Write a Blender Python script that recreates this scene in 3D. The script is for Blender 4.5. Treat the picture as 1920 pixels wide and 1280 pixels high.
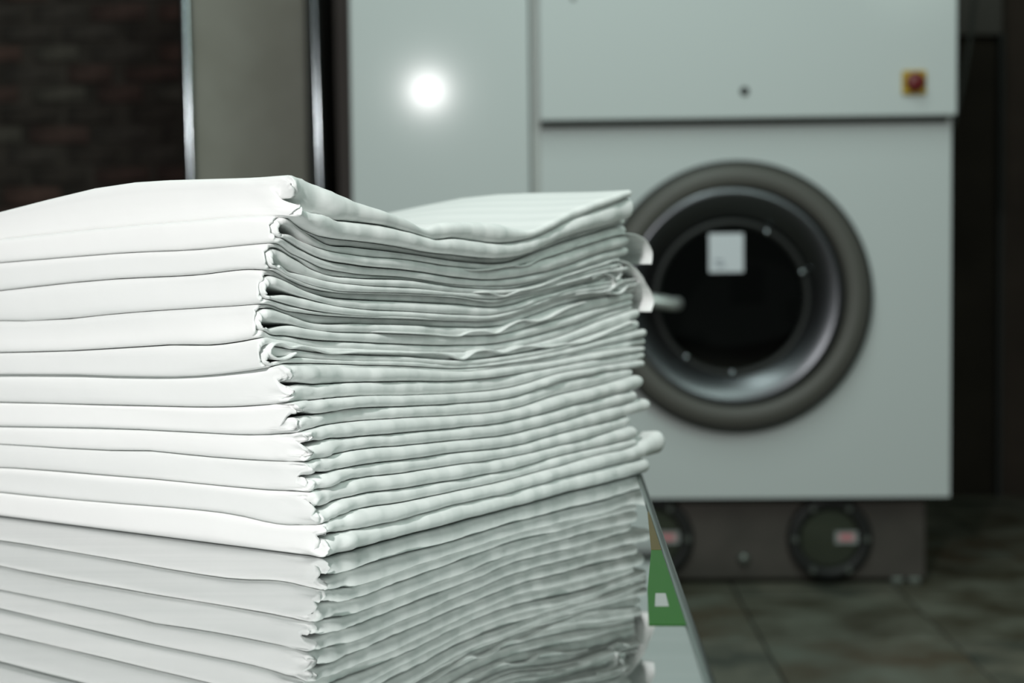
import bpy, bmesh, math, random
import numpy as np
from mathutils import Vector, Matrix, noise

sc = bpy.context.scene
for o in list(bpy.data.objects):
    bpy.data.objects.remove(o)
COL = sc.collection

# ------------------------------------------------------------------ camera
FPX = 2800.0                       # focal length in pixels of the 1920 wide frame
CAM = np.array([0.0, 0.0, 0.953])
PITCH = math.atan(150 / FPX)
ROLL = 0.011
_F = np.array([0, math.cos(PITCH), -math.sin(PITCH)])
_R0 = np.array([1.0, 0, 0])
_U0 = np.array([0, math.sin(PITCH), math.cos(PITCH)])
_R = math.cos(ROLL) * _R0 - math.sin(ROLL) * _U0
_U = math.cos(ROLL) * _U0 + math.sin(ROLL) * _R0
cam = bpy.data.cameras.new('camera')
cam.sensor_width = 36.0
cam.lens = FPX * 36.0 / 1920.0
cam.clip_start = 0.05
cam.dof.use_dof = True
cam.dof.focus_distance = 1.22
cam.dof.aperture_fstop = 4.6
cam.dof.aperture_blades = 0
camo = bpy.data.objects.new('camera', cam)
COL.objects.link(camo)
m = Matrix.Identity(4)
for i in range(3):
    m[i][0], m[i][1], m[i][2], m[i][3] = _R[i], _U[i], -_F[i], CAM[i]
camo.matrix_world = m
sc.camera = camo

# ------------------------------------------------------------------ light and exposure
sc.view_settings.view_transform = 'Standard'
sc.view_settings.look = 'None'
sc.view_settings.gamma = 1.0
sc.view_settings.exposure = 0.0
sc.view_settings.use_curve_mapping = False
sc.cycles.use_denoising = True
w = bpy.data.worlds.new('room_air')
sc.world = w
w.use_nodes = True
w.node_tree.nodes['Background'].inputs[0].default_value = (0.80, 1.0, 0.93, 1)
w.node_tree.nodes['Background'].inputs[1].default_value = 0.07

def area(name, loc, target, sx, sy, power, col, shape='RECTANGLE'):
    l = bpy.data.lights.new(name, 'AREA')
    l.shape = shape
    l.size = sx
    l.size_y = sy
    l.energy = power
    l.color = col
    o = bpy.data.objects.new(name, l)
    COL.objects.link(o)
    o.location = loc
    o.rotation_euler = (Vector(target) - Vector(loc)).to_track_quat('-Z', 'Y').to_euler()
    return o

# the photographer's lamp, up and to the left, and the ceiling's fluorescent rows
area('work_lamp', (-0.80, -0.80, 2.02), (-0.35, 1.4, 0.9), 0.15, 0.15, 53, (1.0, 0.985, 0.975), 'DISK')
area('ceiling_tube_row', (1.55, 0.35, 3.1), (0.2, 1.9, 0.6), 0.6, 2.4, 36, (0.81, 1.0, 0.91))
area('ceiling_tube_row', (0.1, 2.5, 3.1), (0.3, 4.0, 0.6), 0.5, 1.8, 23, (0.84, 1.0, 0.94))

# ------------------------------------------------------------------ helpers
def ray(px, py):
    return _F + (px - 960) / FPX * _R - (py - 640) / FPX * _U

def hit(px, py, p0, n):
    d = ray(px, py)
    t = np.dot(np.asarray(p0) - CAM, n) / np.dot(d, n)
    return CAM + t * d

def on_z(px, py, z):
    return hit(px, py, (0, 0, z), np.array([0, 0, 1.0]))

def link(o, parent=None):
    COL.objects.link(o)
    if parent is not None:
        o.parent = parent
    return o

def mesh_obj(name, verts, faces, mat, parent=None, smooth=True, uvs=None):
    me = bpy.data.meshes.new(name)
    me.from_pydata([tuple(map(float, v)) for v in verts], [], faces)
    me.update()
    if uvs is not None:
        lay = me.uv_layers.new(name='uv')
        idx = np.empty(len(me.loops), dtype=np.int32)
        me.loops.foreach_get('vertex_index', idx)
        lay.data.foreach_set('uv', np.asarray(uvs, dtype=np.float32)[idx].ravel())
    if smooth:
        me.polygons.foreach_set('use_smooth', [True] * len(me.polygons))
    if mat:
        me.materials.append(mat)
    return link(bpy.data.objects.new(name, me), parent)

def bm_obj(name, bm, mat, parent=None, smooth=False, loc=None):
    me = bpy.data.meshes.new(name)
    bmesh.ops.recalc_face_normals(bm, faces=bm.faces)
    bm.to_mesh(me)
    bm.free()
    if smooth:
        me.polygons.foreach_set('use_smooth', [True] * len(me.polygons))
    if mat:
        me.materials.append(mat)
    o = link(bpy.data.objects.new(name, me), parent)
    if loc is not None:
        o.location = loc
    return o

def box_bm(x0, x1, y0, y1, z0, z1, bevel=0.0, seg=2, bm=None):
    own = bm is None
    b = bmesh.new()
    bmesh.ops.create_cube(b, size=1)
    for v in b.verts:
        v.co = Vector(((x0 + x1) / 2 + v.co.x * (x1 - x0), (y0 + y1) / 2 + v.co.y * (y1 - y0), (z0 + z1) / 2 + v.co.z * (z1 - z0)))
    if bevel:
        bmesh.ops.bevel(b, geom=list(b.edges), offset=bevel, segments=seg, affect='EDGES', profile=0.5)
    if own:
        return b
    me = bpy.data.meshes.new('tmp')
    b.to_mesh(me)
    b.free()
    bm.from_mesh(me)
    bpy.data.meshes.remove(me)
    return bm

def lathe_bm(profile, seg=96, closed=False):
    """profile of (radius, depth) turned about the local Y axis; depth runs along +Y"""
    b = bmesh.new()
    rings = []
    for r, y in profile:
        if r < 1e-6:
            rings.append([b.verts.new((0, y, 0))])
        else:
            rings.append([b.verts.new((r * math.cos(2 * math.pi * k / seg), y, r * math.sin(2 * math.pi * k / seg))) for k in range(seg)])
    pairs = list(zip(rings, rings[1:]))
    if closed:
        pairs.append((rings[-1], rings[0]))
    for a, c in pairs:
        for k in range(seg):
            k2 = (k + 1) % seg
            if len(a) == 1 and len(c) == 1:
                continue
            if len(a) == 1:
                b.faces.new((a[0], c[k], c[k2]))
            elif len(c) == 1:
                b.faces.new((a[k], a[k2], c[0]))
            else:
                b.faces.new((a[k], a[k2], c[k2], c[k]))
    return b

def tube_mesh(name, pts, r, mat, parent=None, seg=10):
    pts = [Vector(p) for p in pts]
    vs, fs = [], []
    for i, p in enumerate(pts):
        t = (pts[min(i + 1, len(pts) - 1)] - pts[max(i - 1, 0)]).normalized()
        a = t.orthogonal().normalized() if i == 0 else (a - t * a.dot(t)).normalized()
        c = t.cross(a)
        for k in range(seg):
            th = 2 * math.pi * k / seg
            vs.append(p + r * (math.cos(th) * a + math.sin(th) * c))
    for i in range(len(pts) - 1):
        for k in range(seg):
            k2 = (k + 1) % seg
            fs.append((i * seg + k, i * seg + k2, (i + 1) * seg + k2, (i + 1) * seg + k))
    fs.append(tuple(range(seg))[::-1])
    fs.append(tuple((len(pts) - 1) * seg + k for k in range(seg)))
    return mesh_obj(name, vs, fs, mat, parent)

def empty(name, loc, rz=0.0):
    o = bpy.data.objects.new(name, None)
    o.empty_display_size = 0.05
    o.location = loc
    o.rotation_euler = (0, 0, rz)
    return link(o)

def tag(o, label=None, cat=None, group=None, kind=None):
    for k, v in (('label', label), ('category', cat), ('group', group), ('kind', kind)):
        if v:
            o[k] = v
    return o

# ------------------------------------------------------------------ materials
def principled(name, col, rough=0.5, metal=0.0, spec=0.5, coat=0.0):
    m = bpy.data.materials.new(name)
    m.use_nodes = True
    b = m.node_tree.nodes['Principled BSDF']
    b.inputs['Base Color'].default_value = (*col, 1)
    b.inputs['Roughness'].default_value = rough
    b.inputs['Metallic'].default_value = metal
    b.inputs['Specular IOR Level'].default_value = spec
    b.inputs['Coat Weight'].default_value = coat
    return m

def add_noise(m, scale, c1, c2, detail=4, bump=0.0, dist=0.001, coord='Object', rough=None, lo=0.35, hi=0.65, stretch=None):
    nt = m.node_tree
    b = nt.nodes['Principled BSDF']
    tc = nt.nodes.new('ShaderNodeTexCoord')
    src = tc.outputs[coord]
    if stretch:
        mp = nt.nodes.new('ShaderNodeMapping')
        mp.inputs['Scale'].default_value = stretch
        nt.links.new(src, mp.inputs[0])
        src = mp.outputs[0]
    n = nt.nodes.new('ShaderNodeTexNoise')
    n.inputs['Scale'].default_value = scale
    n.inputs['Detail'].default_value = detail
    nt.links.new(src, n.inputs['Vector'])
    cr = nt.nodes.new('ShaderNodeValToRGB')
    cr.color_ramp.elements[0].position = lo
    cr.color_ramp.elements[1].position = hi
    cr.color_ramp.elements[0].color = (*c1, 1)
    cr.color_ramp.elements[1].color = (*c2, 1)
    nt.links.new(n.outputs['Fac'], cr.inputs[0])
    nt.links.new(cr.outputs[0], b.inputs['Base Color'])
    if bump:
        bp = nt.nodes.new('ShaderNodeBump')
        bp.inputs['Strength'].default_value = bump
        bp.inputs['Distance'].default_value = dist
        nt.links.new(n.outputs['Fac'], bp.inputs['Height'])
        nt.links.new(bp.outputs[0], b.inputs['Normal'])
    if rough:
        mr = nt.nodes.new('ShaderNodeMapRange')
        mr.inputs[3].default_value, mr.inputs[4].default_value = rough
        nt.links.new(n.outputs['Fac'], mr.inputs[0])
        nt.links.new(mr.outputs[0], b.inputs['Roughness'])
    return m

def cloth_material():
    m = principled('white_striped_cotton', (0.84, 0.85, 0.845), 0.75, 0, 0.25)
    nt = m.node_tree
    b = nt.nodes['Principled BSDF']
    uv = nt.nodes.new('ShaderNodeUVMap')
    uv.uv_map = 'uv'
    sep = nt.nodes.new('ShaderNodeSeparateXYZ')
    nt.links.new(uv.outputs[0], sep.inputs[0])
    # satin stripes woven across the cloth, a little duller and brighter in turn
    mul = nt.nodes.new('ShaderNodeMath'); mul.operation = 'MULTIPLY'; mul.inputs[1].default_value = 2 * math.pi / 0.034
    nt.links.new(sep.outputs[0], mul.inputs[0])
    sn = nt.nodes.new('ShaderNodeMath'); sn.operation = 'SINE'
    nt.links.new(mul.outputs[0], sn.inputs[0])
    mr = nt.nodes.new('ShaderNodeMapRange'); mr.inputs[1].default_value = -0.35; mr.inputs[2].default_value = 0.35
    nt.links.new(sn.outputs[0], mr.inputs[0])
    mx = nt.nodes.new('ShaderNodeMix'); mx.data_type = 'RGBA'
    mx.inputs[6].default_value = (0.80, 0.815, 0.805, 1)
    mx.inputs[7].default_value = (0.865, 0.875, 0.865, 1)
    nt.links.new(mr.outputs[0], mx.inputs[0])
    nt.links.new(mx.outputs[2], b.inputs['Base Color'])
    mr2 = nt.nodes.new('ShaderNodeMapRange'); mr2.inputs[3].default_value = 0.8; mr2.inputs[4].default_value = 0.62
    nt.links.new(mr.outputs[0], mr2.inputs[0])
    nt.links.new(mr2.outputs[0], b.inputs['Roughness'])
    n = nt.nodes.new('ShaderNodeTexNoise')
    n.inputs['Scale'].default_value = 900
    n.inputs['Detail'].default_value = 2
    tc = nt.nodes.new('ShaderNodeTexCoord')
    nt.links.new(tc.outputs['Object'], n.inputs['Vector'])
    n2 = nt.nodes.new('ShaderNodeTexNoise')
    n2.inputs['Scale'].default_value = 26
    n2.inputs['Detail'].default_value = 3
    nt.links.new(tc.outputs['Object'], n2.inputs['Vector'])
    b1 = nt.nodes.new('ShaderNodeBump'); b1.inputs['Strength'].default_value = 0.08; b1.inputs['Distance'].default_value = 0.0005
    b2 = nt.nodes.new('ShaderNodeBump'); b2.inputs['Strength'].default_value = 0.25; b2.inputs['Distance'].default_value = 0.004
    nt.links.new(n.outputs['Fac'], b1.inputs['Height'])
    nt.links.new(n2.outputs['Fac'], b2.inputs['Height'])
    nt.links.new(b2.outputs[0], b1.inputs['Normal'])
    nt.links.new(b1.outputs[0], b.inputs['Normal'])
    return m

M = {}
M['cloth'] = cloth_material()
M['table'] = principled('polished_steel', (0.70, 0.715, 0.71), 0.045, 1.0)
add_noise(M['table'], 3.0, (0.60, 0.62, 0.615), (0.65, 0.665, 0.66), stretch=(1, 24, 1), rough=(0.012, 0.035))
M['table_edge'] = principled('brushed_steel_edge', (0.42, 0.47, 0.45), 0.28, 1.0)
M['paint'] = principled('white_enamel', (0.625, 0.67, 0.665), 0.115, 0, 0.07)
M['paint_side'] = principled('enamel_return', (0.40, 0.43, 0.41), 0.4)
M['gap'] = principled('shadow_gap', (0.10, 0.11, 0.10), 0.8)
M['rubber'] = principled('black_rubber', (0.012, 0.013, 0.012), 0.55)
M['ring'] = principled('grey_brown_ring', (0.10, 0.098, 0.086), 0.5)
M['chrome'] = principled('door_steel', (0.135, 0.14, 0.15), 0.33, 1.0)
M['bright_chrome'] = principled('bright_chrome', (0.50, 0.55, 0.58), 0.16, 1.0)
M['handle'] = principled('satin_chrome', (0.80, 0.84, 0.82), 0.42, 0.8)
M['drum_steel'] = principled('drum_steel', (0.05, 0.05, 0.052), 0.3, 0.8)
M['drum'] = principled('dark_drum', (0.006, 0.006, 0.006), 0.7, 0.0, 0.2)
M['paper'] = principled('white_paper', (0.72, 0.76, 0.80), 0.7)
M['ink'] = principled('grey_ink', (0.30, 0.33, 0.38), 0.7)
M['red'] = principled('red_plastic', (0.15, 0.008, 0.01), 0.35)
M['redink'] = principled('red_ink', (0.62, 0.22, 0.24), 0.6)
M['yellow'] = principled('yellow_plastic', (0.50, 0.32, 0.01), 0.45)
M['plinth'] = add_noise(principled('plinth_paint', (0.07, 0.062, 0.054), 0.6), 9, (0.062, 0.055, 0.047), (0.080, 0.070, 0.060))
M['port_glass_back'] = principled('green_sump', (0.20, 0.225, 0.165), 0.5)
M['bolt'] = principled('dull_bolt', (0.20, 0.22, 0.20), 0.4, 0.7)
M['mortar'] = add_noise(principled('mortar', (0.045, 0.036, 0.030), 0.9), 8, (0.04, 0.033, 0.027), (0.075, 0.062, 0.052), bump=0.3)
M['cabinet'] = add_noise(principled('grey_green_board', (0.24, 0.25, 0.21), 0.6), 4, (0.31, 0.30, 0.25), (0.37, 0.36, 0.31), detail=3)
M['dark'] = principled('dark_frame', (0.03, 0.033, 0.03), 0.6)
M['brown'] = principled('brown_grey_post', (0.13, 0.115, 0.10), 0.6)
M['darkwall'] = add_noise(principled('dark_plaster', (0.036, 0.027, 0.019), 0.9), 3, (0.027, 0.020, 0.014), (0.048, 0.036, 0.026))
M['cable'] = principled('grey_cable', (0.10, 0.10, 0.09), 0.6)
M['green'] = principled('painted_green_reflection', (0.020, 0.115, 0.012), 0.4, 0, 0.2)  # green of the table-edge reflection, put into the colour
M['sticker_and_reflection_white'] = principled('sticker_and_reflection_white', (0.36, 0.38, 0.37), 0.4, 0, 0.2)  # port stickers, and the pale part of the painted table-edge reflection
M['orange'] = principled('painted_amber_reflection', (0.10, 0.075, 0.02), 0.4, 0, 0.2)  # amber end of the same painted reflection
M['grout'] = principled('grout', (0.045, 0.043, 0.036), 0.95)
def glass_material():
    m = bpy.data.materials.new('window_glass')
    m.use_nodes = True
    nt = m.node_tree
    nt.nodes.clear()
    out = nt.nodes.new('ShaderNodeOutputMaterial')
    mix = nt.nodes.new('ShaderNodeMixShader')
    tr = nt.nodes.new('ShaderNodeBsdfTransparent')
    tr.inputs[0].default_value = (0.55, 0.57, 0.55, 1)
    gl = nt.nodes.new('ShaderNodeBsdfGlossy')
    gl.inputs['Roughness'].default_value = 0.04
    fr = nt.nodes.new('ShaderNodeFresnel')
    fr.inputs[0].default_value = 1.5
    nt.links.new(fr.outputs[0], mix.inputs[0])
    nt.links.new(tr.outputs[0], mix.inputs[1])
    nt.links.new(gl.outputs[0], mix.inputs[2])
    nt.links.new(mix.outputs[0], out.inputs[0])
    return m
M['glass'] = glass_material()
BRICKS = []
for i, c in enumerate([(0.075, 0.045, 0.038), (0.060, 0.050, 0.043), (0.095, 0.055, 0.045), (0.045, 0.036, 0.030), (0.085, 0.075, 0.062)]):
    BRICKS.append(add_noise(principled('brick_clay', c, 0.9), 9, tuple(x * 0.55 for x in c), tuple(x * 1.35 for x in c), bump=0.4, dist=0.004))
TILES = []
for i, (a, c) in enumerate([((0.065, 0.056, 0.033), (0.18, 0.185, 0.145)), ((0.09, 0.064, 0.034), (0.16, 0.17, 0.135)), ((0.06, 0.068, 0.053), (0.21, 0.20, 0.155))]):
    TILES.append(add_noise(principled('slate_tile', a, 0.6), 4.5, a, c, detail=6, bump=0.25, dist=0.003, rough=(0.35, 0.65), lo=0.38, hi=0.64, coord='Object'))

# ------------------------------------------------------------------ the room
PSI = math.radians(1.65)                       # the machine is turned a touch, right side nearer
DM = 4.28                                      # distance of its lower front panel
MX = np.array([math.cos(PSI), -math.sin(PSI), 0])
MN = np.array([-math.sin(PSI), -math.cos(PSI), 0])   # front normal, to the camera
MO = np.array([0.0, DM, 0.0])

def mpt(px, py, off=0.0):
    """pixel -> machine-local (x, z) on the plane standing off the lower panel by off"""
    p = hit(px, py, MO + MN * off, MN)
    return float(np.dot(p - MO, MX)), float(p[2])

# floor: slab and slate tiles
bm = box_bm(-3.6, 2.6, -3.0, 7.0, -0.06, -0.006)
floor = tag(bm_obj('floor', bm, M['grout']), kind='structure')
TS = 0.47
x_seam, _ = mpt(1371, 1105, -0.08)
rng = random.Random(4)
tile_me = []
for v in range(3):
    b = box_bm(-TS / 2 + 0.003, TS / 2 - 0.003, -TS / 2 + 0.003, TS / 2 - 0.003, -0.012, 0.0, 0.0025, 1)
    me = bpy.data.meshes.new('floor_tile')
    b.to_mesh(me)
    b.free()
    me.materials.append(TILES[v])
    tile_me.append(me)
for i in range(-7, 4):
    for j in range(-9, 5):
        lx = x_seam + (i + 0.5) * TS
        ly = -0.10 + (j + 0.5) * TS
        p = MO + MX * lx - MN * ly
        if p[1] > 6.6 or p[0] > 2.2:
            continue
        o = bpy.data.objects.new('floor_tile', tile_me[rng.randrange(3)])
        o.location = (p[0], p[1], 0.0)
        o.rotation_euler = (0, 0, -PSI + rng.choice((0, 1, 2, 3)) * math.pi / 2)
        link(o, floor)

# brick wall far behind, every brick laid
WY = 6.4
wall = tag(bm_obj('wall_back', box_bm(-3.6, 2.6, WY + 0.012, WY + 0.25, 0, 3.4), M['mortar']), kind='structure')
BL, BH, BJ = 0.25, 0.072, 0.014
bk = []
for v in range(5):
    b = box_bm(-BL / 2, BL / 2, -0.06, 0.05, -BH / 2, BH / 2, 0.006, 1)
    me = bpy.data.meshes.new('brick')
    b.to_mesh(me)
    b.free()
    me.materials.append(BRICKS[v])
    bk.append(me)
rng = random.Random(11)
row = 0
z = 0.05
while z < 2.3:
    x = -3.1 + (BL / 2 if row % 2 else 0)
    while x < -0.85:
        o = bpy.data.objects.new('brick', bk[rng.choice((0, 0, 1, 1, 2, 3, 3, 4))])
        o.location = (x + rng.uniform(-.004, .004), WY + 0.058 + rng.uniform(-.008, .006), z)
        o.rotation_euler = (0, rng.uniform(-.03, .03), 0)
        o.scale = (rng.uniform(.72, 1.0), 1, rng.uniform(.82, 1.06))
        link(o, wall)
        x += BL + BJ
    z += BH + BJ
    row += 1
tag(bm_obj('wall_left', box_bm(-3.75, -3.6, 1.0, 6.7, 0, 3.4), M['darkwall']), kind='structure')
tag(bm_obj('wall_right', box_bm(2.05, 2.2, 3.2, 6.7, 0, 3.4), M['darkwall']), kind='structure')
tag(bm_obj('wall_back_right', box_bm(1.25, 2.05, 5.9, 6.0, 0, 3.4), M['darkwall']), kind='structure')

# ------------------------------------------------------------------ the dry-cleaning machine
mach = tag(empty('dry_cleaning_machine', tuple(MO), -PSI),
           'white enamelled dry-cleaning machine with a large round glass door on a dark plinth', 'machine')

def panel(name, px0, py0, px1, py1, off, depth, mat, ztop=None, zbot=None, bevel=0.006, parent=mach):
    x0, z1 = mpt(px0, py0, off)
    x1, z0 = mpt(px1, py1, off)
    if ztop is not None:
        z1 = ztop
    if zbot is not None:
        z0 = zbot
    return bm_obj(name, box_bm(x0, x1, -off, -off + depth, z0, z1, bevel, 3), mat, parent)

dx, dz = mpt(1378, 556, 0)
PXM = 1.0 / FPX * (DM - 0.03)                  # metres per pixel on the front
def holed_panel(name, x0, x1, z0, z1, cx, cz, r, y0, y1, mat, parent):
    b = bmesh.new()
    angs = sorted([2 * math.pi * k / 96 for k in range(96)] + [math.atan2(z - cz, x - cx) % (2 * math.pi) for x in (x0, x1) for z in (z0, z1)])
    loops = []
    for y in (y0, y1):
        inner, outer = [], []
        for a in angs:
            c, q = math.cos(a), math.sin(a)
            t = min([((x1 if c > 0 else x0) - cx) / c if abs(c) > 1e-9 else 1e9, ((z1 if q > 0 else z0) - cz) / q if abs(q) > 1e-9 else 1e9])
            inner.append(b.verts.new((cx + r * c, y, cz + r * q)))
            outer.append(b.verts.new((cx + t * c, y, cz + t * q)))
        loops.append((inner, outer))
    n = len(angs)
    (i0, o0), (i1, o1) = loops
    for k in range(n):
        k2 = (k + 1) % n
        b.faces.new((i0[k], i0[k2], o0[k2], o0[k]))
        b.faces.new((i1[k2], i1[k], o1[k], o1[k2]))
        b.faces.new((o0[k], o0[k2], o1[k2], o1[k]))
        b.faces.new((i0[k2], i0[k], i1[k], i1[k2]))
    return bm_obj(name, b, mat, parent)
_x0, _z1 = mpt(1013, 228, 0)
_x1, _z0 = mpt(1781, 931, 0)
lp = holed_panel('lower_front_panel', _x0, _x1, _z0, _z1, dx, dz, 190 * PXM, 0.0, 0.03, M['paint'], mach)
up = panel('upper_front_panel', 1010, 0, 1795, 216, 0.055, 0.06, M['paint'], ztop=2.35)
lf = panel('left_front_panel', 654, 0, 1000, 900, 0.012, 0.04, M['paint'], ztop=2.35)
xa, zb = mpt(700, 931, 0)
xb, _ = mpt(1772, 500, 0)
xl, _ = mpt(664, 500, 0)
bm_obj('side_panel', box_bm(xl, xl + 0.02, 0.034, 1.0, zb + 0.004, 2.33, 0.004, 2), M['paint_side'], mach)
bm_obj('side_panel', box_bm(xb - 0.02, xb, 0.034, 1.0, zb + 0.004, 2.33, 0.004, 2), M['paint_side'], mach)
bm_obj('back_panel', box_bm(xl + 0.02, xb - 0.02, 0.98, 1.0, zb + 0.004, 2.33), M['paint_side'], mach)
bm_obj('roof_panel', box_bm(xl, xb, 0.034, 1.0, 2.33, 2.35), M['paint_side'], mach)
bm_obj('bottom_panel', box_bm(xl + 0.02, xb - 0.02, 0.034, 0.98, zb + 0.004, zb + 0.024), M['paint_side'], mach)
xg0, zg1 = mpt(1013, 216, 0)
xg1, zg0 = mpt(1775, 229, 0)
bm_obj('shadow_gap', box_bm(xg0, xg1, -0.004, 0.03, zg0 - 0.002, zg1 + 0.012), M['gap'], mach)
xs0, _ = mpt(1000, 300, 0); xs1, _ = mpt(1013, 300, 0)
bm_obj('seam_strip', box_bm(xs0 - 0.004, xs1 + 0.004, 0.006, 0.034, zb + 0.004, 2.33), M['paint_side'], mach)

# lock and small screw hole on the upper panel
def disc(name, px, py, off, prof, mat, parent, seg=48):
    x, zz = mpt(px, py, off)
    return bm_obj(name, lathe_bm(prof, seg), mat, parent, True, (x, -off, zz))
disc('key_lock', 1396, 171, 0.055, [(0, -0.006), (0.008, -0.006), (0.012, -0.004), (0.013, 0.0), (0.013, 0.01)], M['rubber'], up)
disc('screw_head', 1075, -3, 0.055, [(0, -0.003), (0.007, -0.002), (0.008, 0.004)], M['bolt'], up)
# emergency stop
ex, ez = mpt(1713, 155, 0.055)
es = bm_obj('emergency_stop_plate', box_bm(-0.033, 0.033, -0.012, 0.001, -0.033, 0.033, 0.004, 2), M['yellow'], up, False, (ex, -0.055, ez))
bm_obj('stop_button', lathe_bm([(0, -0.034), (0.012, -0.0335), (0.021, -0.031), (0.0255, -0.026), (0.026, -0.021), (0.022, -0.019), (0.015, -0.018), (0.015, -0.012)], 40), M['red'], es, True)

# the round door
door = bm_obj('door_frame', lathe_bm([(248 * PXM, 0.0), (248 * PXM, -0.035), (241 * PXM, -0.052), (226 * PXM, -0.058), (210 * PXM, -0.055), (204 * PXM, -0.046), (202 * PXM, 0.0)], 128), M['ring'], mach, True, (dx, 0, dz))
bm_obj('door_gasket', lathe_bm([(254 * PXM, 0.0), (254 * PXM, -0.030), (251 * PXM, -0.038), (246 * PXM, -0.040), (243 * PXM, -0.03), (243 * PXM, 0)], 128), M['rubber'], door, True)
bm_obj('steel_rim', lathe_bm([(205 * PXM, -0.040), (199 * PXM, -0.052), (190 * PXM, -0.050), (170 * PXM, -0.036), (152 * PXM, -0.016), (146 * PXM, -0.006), (145 * PXM, 0.01)], 128), M['chrome'], door, True, (-6 * PXM, 0, 0))
bm_obj('glass_gasket', lathe_bm([(149 * PXM, -0.010), (146 * PXM, -0.018), (139 * PXM, -0.018), (134 * PXM, -0.008), (134 * PXM, 0.0)], 96), M['rubber'], door, True, (-7 * PXM, 0, -3 * PXM))
win = bm_obj('door_glass', lathe_bm([(137 * PXM, -0.008), (120 * PXM, -0.0095), (90 * PXM, -0.0105), (50 * PXM, -0.0115), (0, -0.012)], 96), M['glass'], door, True, (-7 * PXM, 0, -3 * PXM))
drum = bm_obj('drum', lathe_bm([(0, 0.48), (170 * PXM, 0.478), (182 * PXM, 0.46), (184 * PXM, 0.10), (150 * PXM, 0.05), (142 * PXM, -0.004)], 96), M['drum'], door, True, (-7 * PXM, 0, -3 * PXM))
for k in range(3):
    a = math.radians(100 + 120 * k)
    lb_ = bm_obj('drum_lifter', box_bm(-0.03, 0.03, 0.12, 0.46, 148 * PXM, 183 * PXM, 0.012, 3), M['drum_steel'], drum)
    lb_.rotation_euler = (0, a, 0)
# paper notice on the glass
def sheet_local(name, px0, py0, px1, py1, off, mat, parent, origin):
    x0, z1 = mpt(px0, py0, off)
    x1, z0 = mpt(px1, py1, off)
    return bm_obj(name, box_bm(x0 - origin[0], x1 - origin[0], -off - origin[1] - 0.0006, -off - origin[1], z0 - origin[2], z1 - origin[2]), mat, parent)
worg = (dx - 7 * PXM, 0, dz - 3 * PXM)
nt_ = sheet_local('paper_notice', 1329, 438, 1394, 510, 0.0135, M['paper'], win, worg)
sheet_local('printed_line', 1340, 487, 1356, 491, 0.0145, M['ink'], nt_, worg)
sheet_local('printed_line', 1342, 496, 1359, 500, 0.0145, M['ink'], nt_, worg)
# door handle: chrome lever on the left of the window
hx0, hz0 = mpt(1150, 552, 0.075)
hx1, hz1 = mpt(1268, 570, 0.075)
tube_mesh('door_handle', [(hx0 - dx, -0.075, hz0 - dz), ((hx0 * .5 + hx1 * .5) - dx, -0.082, (hz0 + hz1) / 2 - dz), (hx1 - dx - 0.01, -0.078, hz1 - dz), (hx1 - dx, -0.072, hz1 - dz), (hx1 - dx + 0.004, -0.05, hz1 - dz)], 0.0185, M['handle'], door, 20)
# studs round the glass
for ang in (-90, -128, 62, 20):
    r_ = 139 * PXM
    bm_obj('rim_stud', lathe_bm([(0, -0.027), (0.006, -0.026), (0.008, -0.022), (0.008, -0.012)], 16), M['bright_chrome'], door, True,
           (-7 * PXM + r_ * math.cos(math.radians(ang)), 0, -3 * PXM + r_ * math.sin(math.radians(ang))))

# plinth with sight ports
px1_, _ = mpt(1737, 1000, -0.08)
px0_, _ = mpt(700, 1000, -0.08)
pl = bm_obj('plinth', box_bm(px0_, px1_, 0.08, 0.95, 0.012, zb + 0.002, 0.008, 2), M['plinth'], mach)
fx, _ = mpt(1705, 1090, -0.08)
for k in (0, 1):
    bm_obj('levelling_foot', box_bm(fx - 0.055 + k * 0.05, fx - 0.02 + k * 0.05, 0.062, 0.10, 0.0, 0.02, 0.004, 2), M['bolt'], pl)
PB = 1.0 / FPX * (DM + 0.06)
for cx in (1221, 1554):
    x_, z_ = mpt(cx, 1007, -0.08)
    port = bm_obj('sight_port', lathe_bm([(79 * PB, 0.0), (79 * PB, -0.020), (75 * PB, -0.028), (60 * PB, -0.030), (56 * PB, -0.022), (55 * PB, 0.0)], 72), M['rubber'], pl, True, (x_, 0.081, z_))
    bm_obj('sump_back', lathe_bm([(0, -0.003), (57 * PB, -0.003)], 48), M['port_glass_back'], port, True)
    bm_obj('port_glass', lathe_bm([(0, -0.016), (30 * PB, -0.015), (57 * PB, -0.010)], 48), M['glass'], port, True)
    for k in range(6):
        a = math.radians(60 * k)
        bm_obj('flange_bolt', lathe_bm([(0, -0.040), (0.008, -0.040), (0.011, -0.036), (0.011, -0.026)], 6), M['bolt'], port, False,
               (67 * PB * math.cos(a), 0, 67 * PB * math.sin(a)))
    lb = bm_obj('warning_sticker', box_bm(10 * PB, 52 * PB, -0.0185, -0.0175, -10 * PB, 13 * PB), M['sticker_and_reflection_white'], port)
    bm_obj('red_print', box_bm(18 * PB, 44 * PB, -0.0192, -0.0186, -4 * PB, 8 * PB), M['redink'], port)
x_, z_ = mpt(1394, 1046, -0.08)
bm_obj('drain_bolt', lathe_bm([(0, -0.022), (0.012, -0.020), (0.017, -0.012), (0.019, 0.0)], 24), M['bolt'], pl, True, (x_, 0.081, z_))

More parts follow.
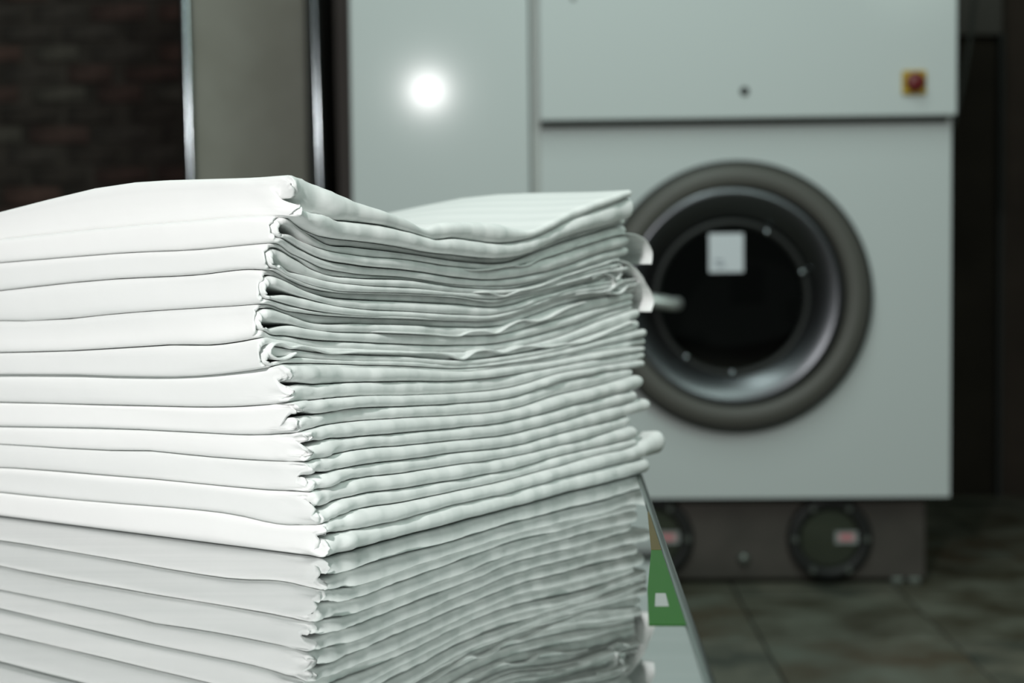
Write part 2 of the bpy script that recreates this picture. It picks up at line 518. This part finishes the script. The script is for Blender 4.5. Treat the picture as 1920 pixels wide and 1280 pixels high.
# ------------------------------------------------------------------ cabinet with chrome posts, and the post beside it
CY = 5.3
def wp(px, py, y):
    p = hit(px, py, (0, y, 0), np.array([0, 1.0, 0]))
    return float(p[0]), float(p[2])
cb = tag(empty('tall_cabinet', (wp(470, 300, CY)[0], CY, 0)), 'tall grey-green cabinet with chrome corner posts behind the stack of sheets', 'cabinet')
ox = cb.location.x
x0 = wp(352, 200, CY)[0] - ox
x1 = wp(600, 200, CY)[0] - ox
bm_obj('body', box_bm(x0 + 0.01, x1, 0.03, 0.55, 0.08, 2.3, 0.008, 2), M['dark'], cb)
bm_obj('front_board', box_bm(x0 + 0.012, wp(574, 200, CY)[0] - ox, 0.0, 0.03, 0.08, 2.3, 0.005, 2), M['cabinet'], cb)
for pa, pb in (((347, 0), (358, 335)), ((589, 0), (600, 335))):
    a_ = wp(*pa, CY - 0.04); b_ = wp(*pb, CY - 0.04)
    sl = (a_[0] - b_[0]) / (a_[1] - b_[1])
    tube_mesh('chrome_post', [(b_[0] - ox + sl * (zz - b_[1]), -0.04, zz) for zz in (0.0, 0.9, 1.3, 1.6, 1.9, 2.3)], 0.0195, M['bright_chrome'], cb, 24)
bm_obj('base_board', box_bm(x0, x1, 0.01, 0.55, 0.0, 0.08), M['dark'], cb)
pp = tag(empty('wall_post', (wp(640, 200, 5.6)[0], 5.6, 0)), 'narrow brown-grey post between the tall cabinet and the white machine', 'post')
ox = pp.location.x
bm_obj('shaft', box_bm(wp(629, 200, 5.6)[0] - ox, wp(668, 200, 5.6)[0] - ox, 0, 0.12, 0.03, 2.3, 0.006, 2), M['brown'], pp)
bm_obj('foot_plate', box_bm(wp(622, 200, 5.6)[0] - ox, wp(674, 200, 5.6)[0] - ox, -0.02, 0.14, 0.0, 0.03, 0.004, 2), M['dark'], pp)

# cable hanging in the dark gap right of the machine
cpts = [wp(1838, -160, 5.2), (wp(1828, 0, 5.2)), wp(1818, 80, 5.2), wp(1806, 150, 5.2), wp(1788, 230, 5.2), wp(1760, 300, 5.2)]
cbl = tube_mesh('hanging_cable', [(a, 5.2, b) for a, b in cpts], 0.008, M['cable'], None, 10)
tag(cbl, 'thin grey cable hanging in the dark gap beside the white machine', 'cable')
jb = tag(empty('wall_panel', (wp(1860, 30, 5.85)[0], 5.85, 0)), 'dark brown panel standing in the shadow right of the machine', 'panel')
ox = jb.location.x
bm_obj('board', box_bm(wp(1790, 30, 5.85)[0] - ox, wp(1880, 30, 5.85)[0] - ox, 0, 0.05, wp(1800, 66, 5.85)[1], 2.4, 0.004, 2), M['brown'], jb)
bm_obj('leg', box_bm(wp(1876, 30, 5.85)[0] - ox, wp(1884, 30, 5.85)[0] - ox, 0.0, 0.045, 0.0, wp(1800, 66, 5.85)[1] + 0.01), M['dark'], jb)

# ------------------------------------------------------------------ table
TZ = 0.72
A_ = on_z(1195, 893, TZ)
B_ = on_z(1322, 1280, TZ)
ed = (A_ - B_) / np.linalg.norm(A_ - B_)       # direction of the right edge, running back
en = np.array([ed[1], -ed[0], 0])              # outward, to the right
P0 = A_.copy()
def tpt(s, t):                                 # s back along the edge, t outward
    p = P0 + ed * s + en * t
    return p
S0, S1 = -1.22, 0.55
TW = 1.75
rzt = math.atan2(ed[1], ed[0]) - math.pi / 2
tb = tag(empty('steel_table', tuple(tpt(S0, -TW / 2)[:2]) + (0.0,), rzt), 'polished steel work table carrying the stack of folded white sheets', 'table')
LEN = S1 - S0
# profile of the top with a rolled edge, swept round the rim by bevelling a slab
top = bm_obj('table_top', box_bm(-TW / 2, TW / 2, 0, LEN, TZ - 0.004, TZ, 0.0012, 2), M['table'], tb, False)
# rolled rim along each edge
def rim(pts):
    b = bmesh.new()
    return b
rr = 0.011
for name, a, c in (('rolled_edge', (TW / 2, 0), (TW / 2, LEN)), ('rolled_edge', (-TW / 2, LEN), (-TW / 2, 0)), ('rolled_edge', (TW / 2, LEN), (-TW / 2, LEN)), ('rolled_edge', (-TW / 2, 0), (TW / 2, 0))):
    d = Vector((c[0] - a[0], c[1] - a[1], 0)).normalized()
    n_ = Vector((d.y, -d.x, 0))
    vs, fs = [], []
    K = 9
    prof = [(0.0008, -0.001)]
    for k in range(K):
        th = math.pi / 2 - math.pi / 2 * k / (K - 1)
        prof.append((0.0008 + rr * math.cos(th) * 0.75, -rr + rr * math.sin(th) - 0.0006))
    prof += [(0.0008 + rr * .75, -0.045), (-0.004, -0.045), (-0.004, -0.005)]
    for p in (a, c):
        ext = 0.0
        for q in prof:
            vs.append(Vector((p[0], p[1], TZ)) + n_ * q[0] + Vector((0, 0, q[1])))
    L_ = len(prof)
    for k in range(L_):
        k2 = (k + 1) % L_
        fs.append((k, k2, L_ + k2, L_ + k))
    fs.append(tuple(range(L_))[::-1]); fs.append(tuple(range(L_, 2 * L_)))
    e_ = mesh_obj(name, vs, fs, M['table_edge'], tb, False)
for sx in (-1, 1):
    for yy in (0.06, LEN - 0.06):
        bm_obj('leg', box_bm(sx * (TW / 2 - 0.05) - 0.02, sx * (TW / 2 - 0.05) + 0.02, yy - 0.02, yy + 0.02, 0.0, TZ - 0.005, 0.004, 2), M['table_edge'], tb)

# green reflection painted as an added flat strip along the table's right edge
def strip_pts(pl_, z):
    return [on_z(px, py, z) for px, py in pl_]
refl = tag(empty('painted_edge_reflection', tuple(on_z(1245, 1090, TZ))), 'thin green strip painting a reflection along the right edge of the steel table', 'label')
def flat_piece(name, poly, mat, z0, z1, parent):
    lo = strip_pts(poly, TZ)
    o = np.array(parent.location) if parent.parent is None else np.array(parent.parent.location)
    vs = [(p[0] - o[0], p[1] - o[1], z0) for p in lo] + [(p[0] - o[0], p[1] - o[1], z1) for p in lo]
    n = len(lo)
    fs = [tuple(range(n)), tuple(range(n, 2 * n))[::-1]] + [(k, (k + 1) % n, n + (k + 1) % n, n + k) for k in range(n)]
    bm = bmesh.new()
    bv = [bm.verts.new(v) for v in vs]
    for f in fs:
        bm.faces.new([bv[i] for i in f])
    return bm_obj(name, bm, mat, parent)
bs = flat_piece('green_reflection_band', [(1221, 1032), (1240, 1032), (1266, 1110), (1287, 1172), (1216, 1172), (1214, 1106)], M['green'], 0.0002, 0.0006, refl)
flat_piece('amber_reflection_band', [(1214, 960), (1217, 960), (1240, 1031), (1221, 1031)], M['orange'], 0.0002, 0.0006, refl)
flat_piece('pale_reflection_patch', [(1229, 1114), (1248, 1114), (1254, 1138), (1228, 1138)], M['sticker_and_reflection_white'], 0.0006, 0.0009, refl)

# ------------------------------------------------------------------ the stack of folded sheets
C0 = on_z(610, 1048, TZ)
R0 = on_z(1195, 893, TZ)
L0 = on_z(0, 969, TZ)
vh = (R0 - C0); VLEN = float(np.linalg.norm(vh)); vh = vh / VLEN
uh = (L0 - C0); ULEN = float(np.linalg.norm(uh)); uh = uh / ULEN
nR = np.array([vh[1], -vh[0], 0]); nL = np.array([uh[1], -uh[0], 0])
_inv = np.linalg.inv(np.array([[vh[0], uh[0]], [vh[1], uh[1]]]))
def local(p):
    a = _inv @ (p[:2] - C0[:2])
    return float(a[0]), float(a[1]), float(p[2] - TZ)
def right_pt(px, py, uo):          # -> v, z on the right face standing back by uo
    v, u, zz = local(hit(px, py, C0 + uh * uo, nR))
    return v, zz
def left_pt(px, py, vo=0.0):       # -> u, z on the left face standing forward by -vo
    v, u, zz = local(hit(px, py, C0 + vh * vo, nL))
    return u, zz

def pchip(xs, ys):
    xs = np.asarray(xs, float); ys = np.asarray(ys, float)
    h = np.diff(xs); d = np.diff(ys) / h
    mm = np.zeros(len(xs))
    mm[0], mm[-1] = d[0], d[-1]
    for i in range(1, len(xs) - 1):
        # smooth (Catmull-Rom like) slopes, limited so the line does not overshoot much
        s = (h[i] * d[i - 1] + h[i - 1] * d[i]) / (h[i] + h[i - 1])
        mm[i] = s
    def f(x):
        x = np.asarray(x, float)
        i = np.clip(np.searchsorted(xs, x) - 1, 0, len(h) - 1)
        t = (x - xs[i]) / h[i]
        tc = np.clip(t, 0, 1)
        y = ((1 + 2 * tc) * (1 - tc) ** 2 * ys[i] + tc * (1 - tc) ** 2 * h[i] * mm[i]
             + tc * tc * (3 - 2 * tc) * ys[i + 1] + tc * tc * (tc - 1) * h[i] * mm[i + 1])
        y = y + np.where(t < 0, 0.0, 0) + np.where(t > 1, (x - xs[-1]) * mm[-1] * 0.9, 0)
        return y
    return f

CORN = [548, 512, 500, 490, 480, 492, 535, 553, 572, 578, 590, 607]
CORNY = [365, 430, 480, 538, 600, 665, 730, 790, 845, 898, 960, 1020]
VO = [-0.02 * min(1.0, max(0.0, (607 - x) / 125)) for x in CORN]
UO = [left_pt(x, y, vo)[0] for x, y, vo in zip(CORN, CORNY, VO)]

I = [
 [(548,328),(565,327),(600,340),(660,368),(700,385),(760,407),(803,427),(830,418),(860,415),(940,418),(1000,430),(1030,416),(1060,402),(1130,372),(1185,354)],
 [(530,402),(545,408),(560,418),(600,439),(640,448),(660,450),(760,463),(810,473),(860,478),(930,484),(975,479),(1000,470),(1060,443),(1130,424),(1185,408)],
 [(505,457),(523,456),(549,473),(577,487),(604,499),(660,511),(760,519),(860,533),(920,536),(960,534),(1000,527),(1060,511),(1130,488),(1180,478)],
 [(498,509),(515,507),(537,519),(571,535),(632,549),(670,551),(760,553),(860,559),(935,566),(960,560),(1000,552),(1060,536),(1130,517),(1190,508)],
 [(485,569),(509,570),(537,581),(568,585),(610,590),(670,594),(760,597),(860,601),(930,600),(960,594),(1000,579),(1060,556),(1130,545),(1195,538)],
 [(488,629),(512,634),(540,639),(582,648),(670,653),(760,657),(860,659),(930,655),(960,651),(1060,628),(1130,600),(1190,580)],
 [(505,696),(526,685),(554,684),(670,688),(760,690),(860,696),(960,686),(1060,672),(1130,657),(1195,649)],
 [(535,757),(560,752),(600,749),(660,743),(760,741),(860,737),(960,727),(1060,698),(1130,686),(1195,676)],
 [(553,815),(575,810),(600,802),(660,792),(760,784),(860,779),(960,769),(1060,740),(1130,723),(1195,704)],
 [(570,870),(600,862),(660,846),(760,836),(860,826),(960,815),(1060,790),(1130,771),(1195,752)],
 [(578,926),(600,920),(660,901),(760,888),(860,872),(960,858),(1060,834),(1130,816),(1195,797)],
 [(590,994),(620,978),(660,961),(760,943),(860,922),(960,901),(1060,873),(1130,853),(1195,835),(1215,822),(1240,806)],
]
S = {
 1: [(560,378),(590,398),(620,403),(640,412),(660,414),(720,421),(760,431),(800,442),(825,449),(860,446),(900,451),(950,456),(1000,446),(1060,420),(1130,390),(1170,374)],
 7: [(530,725),(560,718),(600,720),(660,717),(760,714),(860,713.5),(960,703),(1060,685),(1130,672),(1200,660)],
 8: [(548,785),(565,777),(600,776),(660,766),(760,762),(860,757),(960,746),(1060,714),(1130,699),(1195,690)],
 9: [(572,845),(590,832),(600,828),(660,821),(760,812),(860,803),(960,791),(1060,766),(1130,747),(1195,731)],
 10: [(575,900),(595,890),(620,886),(660,876),(760,862.5),(860,849),(960,838),(1060,812),(1130,795),(1195,777)],
 11: [(588,960),(605,955),(640,940),(660,933),(760,916),(860,900),(960,882),(1060,854),(1130,838),(1195,822)],
 12: [(605,1012),(625,1004),(660,997),(760,974),(860,947),(960,925.5),(1060,897),(1130,878),(1205,862),(1245,850)],
}
NEST = {
 2: ([(526,406),(540,411),(582,441),(610,457),(660,463),(760,475),(860,490),(960,491),(1000,477),(1060,455),(1130,434),(1180,420)],
     [(520,428),(540,434),(560,448),(585,460),(611,469),(660,478),(760,487),(860,501),(920,506),(960,500),(1000,490),(1060,472),(1130,449),(1180,438)],
     [(520,444),(532,448),(560,463),(597,482),(670,497),(760,506),(860,520),(920,525),(960,522),(1060,500),(1130,476),(1180,462)]),
 3: ([(510,464),(523,464),(549,478),(582,500),(611,513),(660,520),(760,524),(860,537),(960,541),(1060,517),(1130,496),(1180,488)],
     [(510,492),(526,500),(549,508),(568,514),(618,527),(670,534),(760,538.5),(860,548),(960,549),(1060,526),(1130,507),(1185,498)],
     [(505,503),(515,503),(537,515),(571,531),(632,546),(670,548),(760,550),(860,556),(935,561),(960,557),(1060,533),(1130,514),(1185,505)]),
 4: ([(495,517),(510,517),(523,521),(557,538),(596,553),(639,560),(670,562),(760,566),(860,571),(935,576),(960,572),(1000,559),(1060,542),(1130,526),(1190,516)],
     [(504,546),(529,548),(549,553),(582,562),(625,573),(670,579),(760,584),(860,590),(930,590),(960,583),(1000,568),(1060,549),(1130,535),(1190,526)],
     [(492,561),(498,561),(529,568),(557,576),(594,584),(625,588),(670,592),(760,595),(860,599),(930,598),(960,591),(1000,575),(1060,554),(1130,542),(1190,533)]),
 5: ([(490,577),(512,577),(533,585),(554,593),(574,600),(670,605),(760,608),(860,612),(930,611),(960,606),(1000,591),(1060,570),(1130,556),(1195,546)],
     [(510,608),(543,607),(568,613),(610,620),(670,622),(760,625),(860,628),(930,627),(960,622),(1000,611),(1060,595),(1130,575),(1190,560)],
     [(488,612),(505,624),(540,628),(582,634),(670,640),(760,644),(860,646),(930,643),(960,638),(1060,612),(1130,588),(1190,570)]),
 6: ([(500,644),(530,650),(557,654),(600,660),(670,664),(760,667),(860,674),(960,664),(1060,643),(1130,620),(1190,600)],
     [(515,672),(557,668),(600,672),(670,676),(760,678),(860,683),(960,673),(1060,653),(1130,635),(1195,618)],
     [(510,685),(530,680),(557,679),(670,682),(760,684),(860,689),(960,680),(1060,663),(1130,646),(1195,634)]),
}
LEFT = [
 [(0,397),(60,381),(120,366),(200,348),(280,340),(360,337),(480,333),(548,328)],
 [(0,445),(120,432),(240,420),(360,410),(480,401),(530,402)],
 [(0,494),(120,484),(240,475),(360,470),(480,459),(510,457)],
 [(0,545),(100,533),(200,524),(360,516),(480,506),(500,508)],
 [(0,601),(100,601),(130,597),(240,586),(360,578),(480,570),(490,569)],
 [(0,659),(120,656),(240,649),(330,644),(380,645),(480,631),(490,629)],
 [(0,710),(120,710),(240,714),(360,714),(480,701),(510,696)],
 [(0,757),(120,760),(240,763),(480,763),(540,757)],
 [(0,804),(240,809),(360,815),(480,820),(555,816)],
 [(0,836),(240,848),(280,848),(360,857),(480,866),(572,870)],
 [(0,881),(90,884),(150,892),(240,898),(360,910),(480,921),(580,927)],
 [(0,931),(80,940),(240,954),(340,962),(440,974),(520,992),(592,994)],
]
ENDX = {1:(1185,1190),2:(1178,1184),3:(1166,1180),4:(1172,1196),5:(1192,1190),6:(1204,1214),7:(1212,1212),8:(1212,1190),9:(1210,1195),10:(1220,1190),11:(1196,1194),12:(1248,1220)}
UMAX = ULEN + 0.16

def rline(tab, uo):
    q = [right_pt(x, y, uo) for x, y in tab]
    return pchip([a for a, b in q], [b for a, b in q])
ILINE = []
for i in range(12):
    uo = UO[0] if i == 0 else 0.5 * (UO[i - 1] + UO[i])
    ILINE.append(rline(I[i], uo))
ILINE.append(lambda v: np.asarray(v, float) * 0)
LLINE = []
for i in range(12):
    vo_ = VO[0] if i == 0 else 0.5 * (VO[i - 1] + VO[i])
    q = sorted(left_pt(x, y, vo_) for x, y in LEFT[i])
    LLINE.append(pchip([a for a, b in q], [b for a, b in q]))
LLINE.append(lambda u: np.asarray(u, float) * 0)
def dleft(i, u, uo):
    """how far interface i has risen or sunk at depth u along the left face"""
    f = LLINE[i]
    ur = UO[min(i, 11)] if i == 0 else 0.5 * (UO[i - 1] + UO[min(i, 11)])
    uu = np.clip(u, ur, ULEN + 0.05)
    return f(uu) - f(np.asarray(ur))

def fbm(x, y, z_, oct=3):
    return noise.fractal(Vector((x, y, z_)), 0.6, 2.0, oct)

def slab(name, parent, idx, T, SU, SL, Bt, kT, kSu, kSl, kB, VU, VL, ue, rb, tb_, nexp, seed, crumple, v0=0.0, inner_depth=0.09, bulge=1.0, umax=None, jit=1.0):
    """one folded layer: upper arm, bend along the left face, lower arm; a rounded fold at the right face"""
    uo = UO[idx - 1]
    umax = umax or UMAX
    EPS = 0.0002
    VB = VO[idx - 1]
    rb = VB + rb
    tb_ = VB + tb_
    v0 = VB + v0
    iT, iB = idx - 1, idx
    # stations along the folded path: (arm, v, theta)
    NA, NB = 92, 22
    st = []
    tt = np.linspace(0, 1, NA)
    tt = 1 - (1 - tt) ** 1.15
    ENDS = [0.0, 0.0003, 0.0009, 0.0018, 0.003, 0.0045, 0.0065]
    for e_ in ENDS[:-1]:
        st.append(('U', VU - e_, 0))
    for k in range(NA):
        st.append(('U', VU - ENDS[-1] + (rb - VU + ENDS[-1]) * tt[k], 0))
    for k in range(1, NB):
        st.append(('B', 0.0, math.pi * k / NB))
    for k in range(NA):
        st.append(('L', rb + (VL - ENDS[-1] - rb) * (1 - tt[::-1][k]), 0))
    for e_ in ENDS[:-1][::-1]:
        st.append(('L', VL - e_, 0))
    us_out = [umax, 0.62, 0.52, 0.43, 0.35, 0.28, 0.22, 0.17, 0.13, 0.10, 0.075, 0.055, 0.04, 0.028, 0.019, 0.012]
    us_out = [u for u in us_out if u <= umax]
    NR = 11
    us_in = [0.012, 0.03, inner_depth]
    NC = 1 + len(us_out) + NR + len(us_in)
    def dz(k, u):
        return (1 - k) * dleft(iT, u, uo) + k * dleft(iB, u, uo)
    verts, uvs = [], []
    zT0, zB0 = float(T(rb)), float(Bt(rb))
    vi = rb + 0.002
    for (arm, v, th) in st:
        if arm == 'U':
            zo, zi = float(T(v)) - EPS, float(SU(v))
            zi = min(zi, zo - 0.0026 * (1 if tb_ - v0 > 0.003 else 0.5))
            ko, ki = kT, kSu
            vo = vin = v
            e = VU - v
            taper = math.sqrt(max(0.02, 1 - (1 - min(e, 0.0065) / 0.0065) ** 2))
        elif arm == 'L':
            zo, zi = float(Bt(v)) + EPS, float(SL(v))
            zi = max(zi, zo + 0.0026 * (1 if tb_ - v0 > 0.003 else 0.5))
            ko, ki = kB, kSl
            vo = vin = v
            e = VL - v
            taper = math.sqrt(max(0.02, 1 - (1 - min(e, 0.0065) / 0.0065) ** 2))
        else:
            c, s = math.cos(th), math.sin(th)
            zm, hh = (zT0 + zB0) / 2, (zT0 - zB0) / 2 - EPS
            zo = zm + hh * math.copysign(abs(c) ** (2 / nexp), c)
            vo = rb - (rb - v0) * abs(s) ** (2 / nexp)
            zi1, zi2 = min(float(SU(rb)), zT0 - .0012), max(float(SL(rb)), zB0 + .0012)
            zmi, hi = (zi1 + zi2) / 2, (zi1 - zi2) / 2
            zi = zmi + hi * math.copysign(abs(c) ** 0.8, c)
            vin = rb - (rb - tb_) * abs(s) ** 0.8
            f = (1 - c) / 2
            ko, ki = kT * (1 - f) + kB * f, kSu * (1 - f) + kSl * f
            taper = 1.0
        mo = np.array([vo, zo]); mi = np.array([vin, zi])
        mid = (mo + mi) / 2
        mo = mid + (mo - mid) * taper
        mi = mid + (mi - mid) * taper
        ht = float(np.linalg.norm(mo - mi)) / 2
        # where the fold's edge stands
        key = v - VB if arm != 'B' else 0.0
        sgn = 1.0 if arm == 'U' else (-1.0 if arm == 'L' else math.cos(th))
        e0 = ue + jit * 0.0035 * fbm(key * 9 + seed, sgn * 3.1, seed * 1.7) + jit * 0.0012 * fbm(key * 46 + seed, sgn * 3.1, 2.3)
        if arm == 'B':
            e0 += crumple * 0.011 * math.exp(-((th - math.pi * (0.46 + 0.1 * math.sin(seed * 7))) / 0.42) ** 2)
            e0 += crumple * 0.0035 * math.sin(th * 7 + seed * 3) * math.sin(th)
        else:
            e0 += crumple * 0.004 * math.exp(-((key - 0.03) / 0.014) ** 2) * math.sin(seed * 5 + sgn)
        e0 += 0.004 * (1 - taper)
        ub = min(max(ht * 1.25 * bulge, 0.0009), 0.011)
        ring = [(mid[0], mid[1], uo + umax, (ko + ki) / 2)]
        for u in us_out:
            ring.append((mo[0], mo[1], uo + e0 + ub + u if u < umax else uo + umax - 0.002, ko))
        ring[1:1] = []
        for k in range(NR):
            ph = math.pi * k / (NR - 1)
            w_ = (1 + math.cos(ph)) / 2
            q = mid + (mo - mid) * math.cos(ph)
            ring.append((q[0], q[1], uo + e0 + ub * (1 - math.sin(ph) ** 0.85), ko * w_ + ki * (1 - w_)))
        for u in us_in:
            ring.append((mi[0], mi[1], uo + e0 + ub + u, ki))
        for j, (vv, zz, u, k) in enumerate(ring):
            zz2 = zz + float(dz(k, u))
            # crumple near the corner and soft waves on the visible skin
            ud = max(0.0, u - uo - ue)
            near = math.exp(-ud / 0.018) * math.exp(-max(0.0, vv - VB) / 0.05) * crumple
            dv = 0.0
            if arm == 'B':
                dv += (0.0016 if v0 == VB else 0.0) * math.sin(th) * fbm(ud * 7 + seed * 3, zz * 40, seed)
                dv += near * 0.005 * fbm(ud * 90, zz * 160 + seed, seed * 2.0)
            zz2 += near * 0.0016 * fbm(vv * 110 + seed, ud * 110, seed)
            du = near * 0.002 * fbm(vv * 130, zz * 170, seed + 5)
            p = C0 + vh * (vv + dv) + uh * (u + du)
            verts.append((p[0], p[1], max(TZ + zz2, TZ + 0.0003)))
            sv = vv if arm != 'B' else vv - 0.01 * sgn
            uvs.append((sv + 0.013 * math.sin(idx * 2.2), u))
    n = len(st)
    faces = []
    for a in range(n - 1):
        for b in range(NC - 1):
            faces.append((a * NC + b, a * NC + b + 1, (a + 1) * NC + b + 1, (a + 1) * NC + b))
    faces.append(tuple(range(NC)))
    faces.append(tuple((n - 1) * NC + k for k in range(NC))[::-1])
    og = np.array(parent.location)
    o = mesh_obj(name, np.array(verts) - og, faces, M['cloth'], parent, True, uvs)
    return o

def endv(px, py, uo):
    return right_pt(px, py, uo)[0]

def thin(name, parent, tab, idx, ue, width, th=0.0007, taper=True, seed=0.0):
    """a single hem or corner of cloth, one layer thick, running along the right face and into the stack"""
    uo = UO[idx - 1]
    q = [right_pt(x, y, uo + ue) for x, y in tab]
    # resample by arc length with Catmull-Rom
    P = np.array(q)
    L = np.concatenate([[0], np.cumsum(np.linalg.norm(np.diff(P, axis=0), axis=1))])
    fx_, fz_ = pchip(L, P[:, 0]), pchip(L, P[:, 1])
    N = max(24, int(L[-1] / 0.004))
    ts = np.linspace(0, L[-1], N)
    X, Z = fx_(ts), fz_(ts)
    tx, tz = np.gradient(X), np.gradient(Z)
    ln = np.hypot(tx, tz)
    nx, nz = -tz / ln, tx / ln
    us = [0.0, 0.0006, 0.002, 0.006, 0.015, 0.03, 0.06, width] if width > 0.06 else [0.0, 0.0006, 0.002, 0.006, 0.012, width]
    K = len(us)
    verts, uvs = [], []
    for a in range(N):
        e0 = 0.0018 * fbm(ts[a] * 22 + seed, 0, seed)
        if taper:
            e0 += 0.010 * max(0.0, 1 - ts[a] / 0.035) ** 2
        for side in (1, -1):
            for k, u in enumerate(us):
                tt = th * (0.35 if k == 0 else 1.0) * side
                p = C0 + vh * (X[a] + nx[a] * tt) + uh * (uo + ue + e0 + u)
                verts.append((p[0], p[1], TZ + Z[a] + nz[a] * tt))
                uvs.append((X[a], uo + u))
    faces = []
    for a in range(N - 1):
        o0, o1 = a * 2 * K, (a + 1) * 2 * K
        for k in range(K - 1):
            faces.append((o0 + k, o0 + k + 1, o1 + k + 1, o1 + k))
            faces.append((o0 + K + k + 1, o0 + K + k, o1 + K + k, o1 + K + k + 1))
        faces.append((o0 + K, o0, o1, o1 + K))
        faces.append((o0 + K - 1, o0 + 2 * K - 1, o1 + 2 * K - 1, o1 + K - 1))
    og = np.array(parent.location)
    return mesh_obj(name, np.array(verts) - og, faces, M['cloth'], parent, True, uvs)

SHEET_LABELS = [
 'top folded white sheet of the stack, its upper surface sagging in the middle',
 'folded white sheet second from the top, with a curled corner flap at the far end',
 'folded white sheet third from the top, with a long drooping corner at the far end',
 'folded white sheet fourth from the top, its near fold open in a squarish loop',
 'folded white sheet fifth from the top, its near fold sticking out farthest left',
 'folded white sheet sixth from the top, with a small rolled hem inside its fold',
 'folded white sheet seventh from the top, first one with a closed puckered corner',
 'folded white sheet eighth from the top, just below the middle of the stack',
 'folded white sheet fourth from the bottom of the stack',
 'folded white sheet third from the bottom of the stack',
 'folded white sheet second from the bottom of the stack',
 'bottom folded white sheet lying directly on the steel table',
]
def near_gap(f, g0, g1, sgn, r=0.016, vb=0.0):
    return lambda v: f(v) + sgn * (g0 + g1 * np.exp(-(np.maximum(np.asarray(v, float) - vb, 0) / r) ** 2))
for idx in range(1, 13):
    uo = UO[idx - 1]
    zc_ = float(ILINE[idx](np.array(0.01 + VO[idx - 1])))
    base = C0 + uh * uo + vh * VO[idx - 1]
    root = tag(empty('folded_sheet', (base[0], base[1], TZ + max(0.0, zc_))), SHEET_LABELS[idx - 1], 'sheet', 'folded white sheets in the stack')
    T, Bt = ILINE[idx - 1], ILINE[idx]
    eu, el = ENDX[idx]
    ymid = I[idx - 1][-1][1]
    VU, VL = endv(eu, ymid, uo), endv(el, ymid + 25, uo)
    if idx in S:
        sl = rline(S[idx], uo)
        g1 = 0.0035 if idx > 1 else 0.006
        slab('folded_layer', root, idx, T, near_gap(sl, 0.0003, g1, 1, vb=VO[idx - 1]), near_gap(sl, 0.0003, g1, -1, vb=VO[idx - 1]), Bt,
             0.0, 0.5, 0.5, 1.0, VU, VL, 0.0, 0.0085, 0.004, 4.5, idx * 1.37, 1.0)
    else:
        a, s_, c = [rline(t, uo) for t in NEST[idx]]
        slab('outer_layer', root, idx, T, (lambda f: (lambda v: f(v) + 0.0003))(a), (lambda f: (lambda v: f(v) - 0.0003))(c), Bt,
             0.0, 0.25, 0.75, 1.0, VU, VL, 0.0012, 0.0085, 0.0018, 4.5, idx * 1.37, 0.15, jit=0.6)
        hole = {2: 0.0042, 3: 0.0045, 4: 0.005, 5: 0.0045, 6: 0.0035}[idx]
        slab('inner_layer', root, idx, (lambda f: (lambda v: f(v) - 0.0004))(a), near_gap(s_, 0.0002, hole, 1, 0.026, VO[idx - 1]), near_gap(s_, 0.0002, hole, -1, 0.026, VO[idx - 1]), (lambda f: (lambda v: f(v) + 0.0004))(c),
             0.25, 0.5, 0.5, 0.75, VU - 0.006, VL - 0.004, -0.0022, 0.0115, 0.0056, 2.4, idx * 1.37 + 9, 0.1, v0=0.0024, umax=0.28, jit=0.8)
    if idx == 2:
        thin('corner_flap', root, [(858,502),(890,506),(930,503),(950,498),(990,497),(1010,487),(1060,470),(1130,447),(1175,438),(1198,442),(1213,453),(1223,478),(1221,495)], 2, -0.0045, 0.16, seed=1.0)
    if idx == 3:
        thin('corner_flap', root, [(878,549),(926,549),(945,555),(975,545),(1000,540),(1060,518),(1130,496),(1160,488),(1182,495),(1208,526),(1226,570),(1222,584)], 3, -0.0045, 0.16, seed=2.0)
        thin('hem', root, [(1085,512),(1120,507),(1150,500),(1166,498),(1167,512),(1160,524),(1148,516),(1132,513),(1110,522)], 3, -0.002, 0.05, seed=2.5)
    if idx == 4:
        thin('hem', root, [(1068,556),(1100,549),(1128,547),(1150,541),(1165,530),(1182,525),(1192,523)], 4, -0.005, 0.05, seed=3.0)
        thin('hem', root, [(1128,548),(1132,530),(1150,524),(1154,534),(1146,546),(1165,549),(1178,537),(1192,534),(1204,528),(1212,530)], 4, -0.004, 0.05, seed=3.4)
    if idx == 5:
        thin('hem', root, [(690,621),(820,627),(845,629),(866,629),(884,622),(910,621),(935,624),(958,610),(985,600),(1010,602),(1030,596),(1060,580),(1100,566)], 5, -0.006, 0.05, seed=4.0)
    if idx == 6:
        thin('rolled_hem', root, [(557,662),(545,669),(530,673),(515,670),(507,660),(513,648),(528,643),(550,652),(568,649),(590,653),(618,661),(670,660),(760,661),(840,664),(874,672),(892,660),(920,656),(945,661),(980,650),(1030,650),(1060,645),(1100,640),(1130,628),(1190,603)], 6, -0.004, 0.05, 0.0009, taper=False, seed=5.0)
